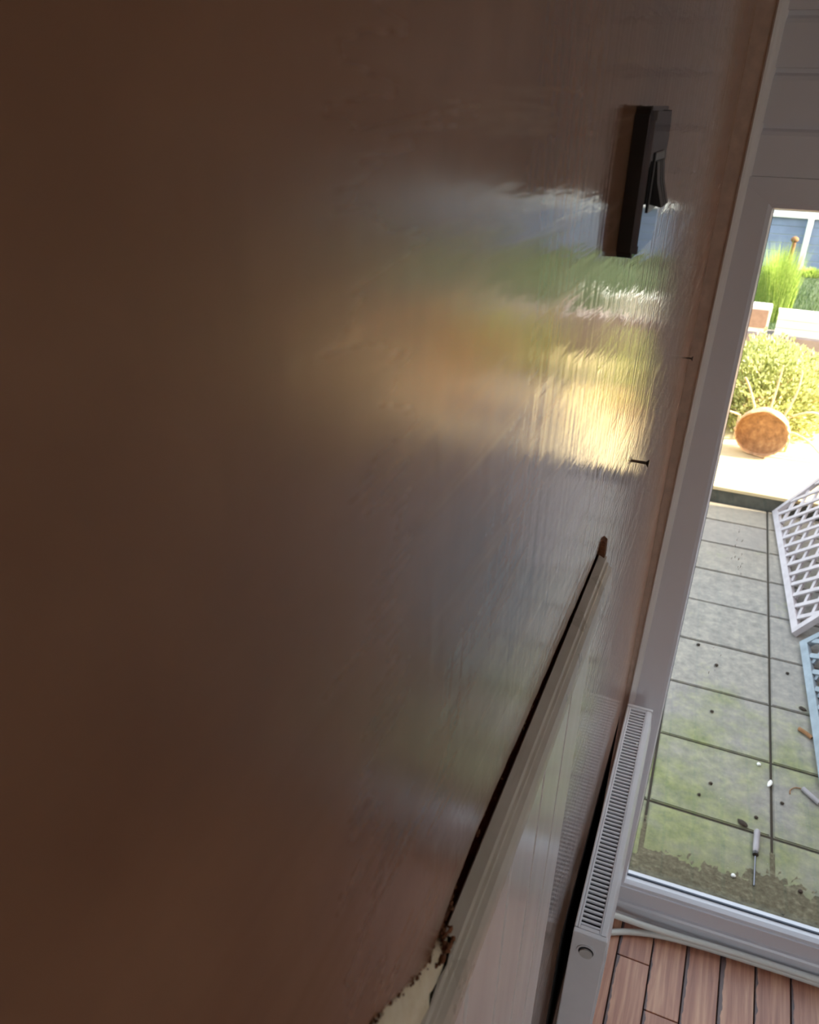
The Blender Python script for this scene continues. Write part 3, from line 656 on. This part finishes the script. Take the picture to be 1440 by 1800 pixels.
def pebble(name, x, y, s, mat, label, cat, grp=None, flat=.7, rz=0.0, el=1.0):
    bm = bmesh.new(); r = bmesh.ops.create_icosphere(bm, subdivisions=2, radius=s)
    for v in r['verts']: v.co = Vector((v.co.x * rnd.uniform(.8, 1.15), v.co.y * rnd.uniform(.8, 1.15) * el, v.co.z * flat + s * flat))
    tag(me_obj(name, bm, mat, loc=(x, y, PZ), rot=(0, 0, rz), smooth=True), label, cat, grp)
g = 'dark specks on the patio'
pebble('pebble', 0.344, 2.598, .0075, M['leafbrown'], 'dark pebble mid slab, upper one of a close pair', 'pebble', g)
pebble('pebble', 0.307, 2.519, .0070, M['leafbrown'], 'dark pebble mid slab, lower one of a close pair', 'pebble', g)
pebble('pebble', 0.515, 2.490, .0075, M['leafbrown'], 'dark pebble just beyond the screwdriver handle', 'pebble', g)
pebble('dead_leaf', 0.468, 2.441, .013, M['leafbrown'], 'dark curled leaf at the joint left of the screwdriver handle', 'leaf', None, .4, R(50), 1.6)
pebble('pebble', 0.606, 2.605, .0070, M['leafbrown'], 'dark pebble right of the long joint, near the pale tube', 'pebble', g)
pebble('pebble', 0.314, 3.392, .0095, M['leafbrown'], 'dark pebble in the middle of a bluish grey slab', 'pebble', g)
pebble('pebble', 0.220, 3.526, .0090, M['leafbrown'], 'dark pebble near the door frame on a bluish slab', 'pebble', g)
pebble('pebble', 0.318, 3.041, .0080, M['leafbrown'], 'dark pebble on the slab where the moss begins', 'pebble', g)
pebble('dead_leaf', 0.691, 3.228, .012, M['leafbrown'], 'dark leaf scrap beside the blue grey trellis edge', 'leaf', None, .4, R(60), 1.4)
pebble('pebble', 0.629, 3.469, .0080, M['leafbrown'], 'dark pebble right of the long joint, farther up the patio', 'pebble', g)
pebble('pebble', 0.664, 2.211, .0075, M['leafbrown'], 'dark pebble at lower right, nearest the door', 'pebble', g)
pebble('paper_scrap', 0.518, 2.785, .0085, M['white'], 'white scrap beside the crossing of two joints', 'litter', 'white scraps on the patio')
pebble('paper_scrap', 0.561, 2.694, .0085, M['white'], 'long white scrap stuck in the long joint', 'litter', 'white scraps on the patio', .5, R(-12), 2.6)
pebble('white_stone', 0.448, 2.183, .0085, M['white'], 'white stone near the grit left of the screwdriver blade', 'stone')

# ------------------------------------------------------------------ terrace: pots, shrubs
tp = empty('tipped_pot', (0.405, 5.925, 0.187), (R(6), 0, R(-8))); tag(tp, 'round rust brown pot tipped on its side on the terrace', 'plant pot')
def ring(r, y, n=44, amp=0.0, ph=0.0):
    return [(math.cos(2 * math.pi * k / n) * (r * 1.03 + amp * math.sin(9.1 * k + ph)), y, math.sin(2 * math.pi * k / n) * (r + amp * math.cos(7.3 * k + ph))) for k in range(n)]
def shell(bm, spec):
    rr = [[bm.verts.new(p) for p in ring(*a)] for a in spec]
    for a, b in zip(rr, rr[1:]):
        for k in range(44): bm.faces.new((a[k], a[(k + 1) % 44], b[(k + 1) % 44], b[k]))
    return rr
bm = bmesh.new(); rr = shell(bm, ((.166, .002, 44, .002), (.170, -.022, 44, .004), (.177, -.024, 44, .006, 2), (.181, -.005, 44, .006, 2), (.176, .045, 44, .004, 3), (.160, .10, 44, .003), (.120, .135, 44, .002))); bm.faces.new(rr[-1])
me_obj('pot_shell', bm, M['bark'], tp)
bm = bmesh.new(); rr = shell(bm, ((.1655, .003, 44, .002), (.156, .030, 44, .003), (.132, .060, 44, .002), (.100, .078, 44, .002), (.05, .084))); bm.faces.new(rr[-1]); me_obj('pot_inside', bm, M['cut'], tp, smooth=True)

def shrub(name, cx, cy, rx, ry, h, nleaf, nst, label, seed, grp='garden shrubs'):
    rg = random.Random(seed); e = empty(name, (cx, cy, 0.004)); tag(e, label, 'shrub', grp)
    bm = bmesh.new(); bs = bmesh.new()
    tips = []
    for k in range(nst):
        a = rg.uniform(0, 6.28); t = rg.uniform(.35, 1.0); tx, ty = math.cos(a) * rx * t, math.sin(a) * ry * t; tz = h * math.sqrt(max(0.05, 1 - (t * .93) ** 2)) * rg.uniform(.8, 1.0)
        pts = smoothpath([(tx * .05, ty * .05, 0), (tx * .45, ty * .45, tz * .5), (tx, ty, tz)], 3); tube(bs, pts, [.009 - .0007 * i for i in range(len(pts))], 5); tips.append((tx, ty, tz))
    for k in range(nleaf):
        # leaves fill a shell of the rounded crown
        a = rg.uniform(0, 6.28); ph = math.acos(rg.uniform(0.0, 1.0)); q = rg.uniform(.62, 1.02) * (1 + .09 * math.sin(a * 5 + seed) * math.sin(ph * 7))
        p = Vector((math.cos(a) * math.sin(ph) * rx * q, math.sin(a) * math.sin(ph) * ry * q, math.cos(ph) * h * q + .02))
        d = (p.normalized() + Vector((rg.uniform(-1, 1), rg.uniform(-1, 1), rg.uniform(-.4, 1.0))) * .9).normalized(); s = d.cross(Vector((rg.uniform(-1, 1), rg.uniform(-1, 1), rg.uniform(-1, 1)))).normalized()
        L = rg.uniform(.035, .06); w = L * .26; n = d.cross(s) * L * .12
        A, B, C_, D = [bm.verts.new(x) for x in (p, p + d * L * .5 + s * w + n, p + d * L, p + d * L * .5 - s * w + n)]
        bm.faces.new((A, B, C_)); bm.faces.new((A, C_, D))
    me_obj('branches', bs, M['twig'], e); me_obj('foliage', bm, M['leaf'], e); return e
shrub('leafy_shrub', 0.37, 6.82, 0.54, 0.55, 0.60, 11000, 46, 'sunlit yellow green shrub behind the tipped pot', 3)
shrub('leafy_shrub', 2.02, 7.25, 0.60, 0.50, 0.50, 5000, 26, 'sunlit yellow green shrub farther right on the terrace', 5)
# dry bare twigs sprawling out from behind the pot
for k, (pts, lab) in enumerate(((((0.33, 6.15, .30), (0.27, 6.15, .43), (0.22, 6.12, .52)), 'pale dry twig rising to the left above the tipped pot'),
        (((0.44, 6.18, .30), (0.45, 6.2, .45), (0.455, 6.2, .62)), 'pale dry twig standing straight up behind the tipped pot'),
        (((0.53, 6.1, .26), (0.58, 6.12, .45), (0.585, 6.15, .60)), 'pale dry twig rising right of centre behind the tipped pot'),
        (((0.56, 6.02, .30), (0.70, 6.02, .36), (0.82, 6.05, .30), (0.9, 6.05, .12)), 'pale dry twig arching over to the right of the tipped pot'),
        (((0.60, 6.0, .20), (0.72, 5.98, .16), (0.86, 5.98, .04)), 'pale dry twig trailing down right of the tipped pot'),
        (((0.24, 6.1, .24), (0.18, 6.08, .26), (0.10, 6.05, .28)), 'orange dry twig poking out left of the tipped pot'))):
    bm = bmesh.new(); p = smoothpath(pts, 4); q = [Vector(pts[0]) + Vector((0, .12, -pts[0][2] + .006))] + p
    tube(bm, q, [.010] + [.010 - .004 * i / len(p) for i in range(len(p))], 6); tag(me_obj('dry_twig', bm, M['twig']), lab, 'twig', 'dry twigs around the tipped pot')
# terracotta pot further right
pot = empty('terracotta_pot', (2.25, 6.05, 0.004)); tag(pot, 'large sunlit terracotta pot far right on the terrace', 'plant pot')
bm = bmesh.new(); pr = [(.20, 0), (.26, .2), (.31, .50), (.34, .505), (.345, .59), (.31, .595), (.29, .52)]; rr = [[bm.verts.new((math.cos(2 * math.pi * k / 28) * r, math.sin(2 * math.pi * k / 28) * r, z)) for k in range(28)] for r, z in pr]
for a, b in zip(rr, rr[1:]):
    for k in range(28): bm.faces.new((a[k], a[(k + 1) % 28], b[(k + 1) % 28], b[k]))
bm.faces.new(rr[0]); me_obj('pot_body', bm, M['clay'], pot, smooth=True)
bm = bmesh.new(); tube(bm, [(0, 0, .50), (0, 0, .53)], .285, 24); me_obj('soil', bm, M['soil'], pot)

# ------------------------------------------------------------------ on the garden wall
pb = empty('planter_block', (0.245, 8.11, 0.405)); tag(pb, 'cream edged block with a brown front panel on the garden wall', 'planter')
bxo('block_frame', (-0.16, -0.085, 0), (0.115, 0.085, 0.245), M['white'], pb, 0.006); bxo('front_panel', (-0.135, -0.089, 0.045), (0.092, -0.0845, 0.212), M['brownpanel'], pb, 0.002)
wb = empty('white_box', (0.70, 8.10, 0.405)); tag(wb, 'white painted slatted box with pale blue joints on the garden wall', 'box')
bxo('box_core', (-0.272, -0.07, 0.003), (0.30, 0.09, 0.205), M['paleblue'], wb)
for k in range(3): bxo('front_slat', (-0.28, -0.078, 0.0 + k * 0.072), (0.31, -0.0705, 0.066 + k * 0.072), M['white'], wb, 0.002)
for k in range(4): bxo('lid_slat', (-0.28, -0.078 + k * 0.0435, 0.2055), (0.31, -0.0385 + k * 0.0435, 0.2135), M['white'], wb, 0.002)

# tall grass clump, post, fence and plants on the lawn
tg = empty('ornamental_grass', (0.39, 8.95, 0.35)); tag(tg, 'tall bright yellow green grass clump behind the garden wall', 'grass clump')
bm = bmesh.new()
for k in range(2600):
    a = rnd.uniform(0, 6.28); r = rnd.random() ** .7 * .17; h = rnd.uniform(.35, .82) * (1 - .5 * r / .17 * rnd.random())
    blade(bm, (math.cos(a) * r, math.sin(a) * r, -0.01), a + rnd.uniform(-.6, .6), rnd.uniform(.02, .22), h, 0.0032)
me_obj('grass_blades', bm, M['blade'], tg)
gp = empty('garden_post', (0.50, 10.2, 0.345)); tag(gp, 'short brown round topped post rising behind the grass clump', 'post')
bm = bmesh.new(); tube(bm, [(0, 0, 0), (0, 0, .60)], .022, 10); me_obj('post_shaft', bm, M['post'], gp)
bm = bmesh.new(); r = bmesh.ops.create_uvsphere(bm, u_segments=12, v_segments=8, radius=.042)
for q in r['verts']: q.co = Vector((q.co.x, q.co.y, q.co.z * .8 + .622))
me_obj('post_cap', bm, M['post'], gp, smooth=True)
fe = empty('garden_fence', (0.71, 12.0, 0.34)); tag(fe, 'low blue grey boarded fence with white posts behind the lawn', 'fence')
for k in range(-3, 5): bxo('fence_post', (k * 1.45 - .035, -.05, 0), (k * 1.45 + .035, .02, 0.66), M['white'], fe, .004)
for k in range(6): bxo('fence_board', (-4.6, .021, 0.03 + k * .105), (6.2, .04, 0.03 + k * .105 + .100), M['fence'], fe, .003)
bxo('top_rail', (-4.6, -.03, 0.6605), (6.2, .05, 0.690), M['white'], fe, .003)
for i, (x, y, h, n, lab) in enumerate(((0.86, 11.6, .14, 240, 'low leafy plant at the foot of the fence post'), (1.30, 11.3, .20, 300, 'low leafy plant right of the fence post'), (0.44, 11.4, .12, 220, 'low leafy plant between grass clump and fence'))):
    e = empty('border_plant', (x, y, 0.35)); tag(e, lab, 'plant', 'plants along the fence'); bm = bmesh.new()
    for k in range(n): a = rnd.uniform(0, 6.28); r = rnd.random() * .14; blade(bm, (math.cos(a) * r, math.sin(a) * r, -0.01), a, rnd.uniform(.2, .9), rnd.uniform(.5, 1) * h, .011)
    me_obj('leaves', bm, M['grass'] if i % 2 else M['blade'], e)
# neighbouring house beyond the fence
nh = empty('neighbour_house', (0, 17, 0.3)); tag(nh, 'pale rendered house far beyond the fence', 'building')
bxo('wall', (-7, 0, -0.6), (9, 6, 3.2), M['white'], nh)
bm = bmesh.new(); prism(bm, [(-0.4, 3.2), (6.4, 3.2), (3.0, 5.4)], -7.4, 9.4, lambda p, t: (t, p[0], p[1])); me_obj('roof', bm, M['roof'], nh)
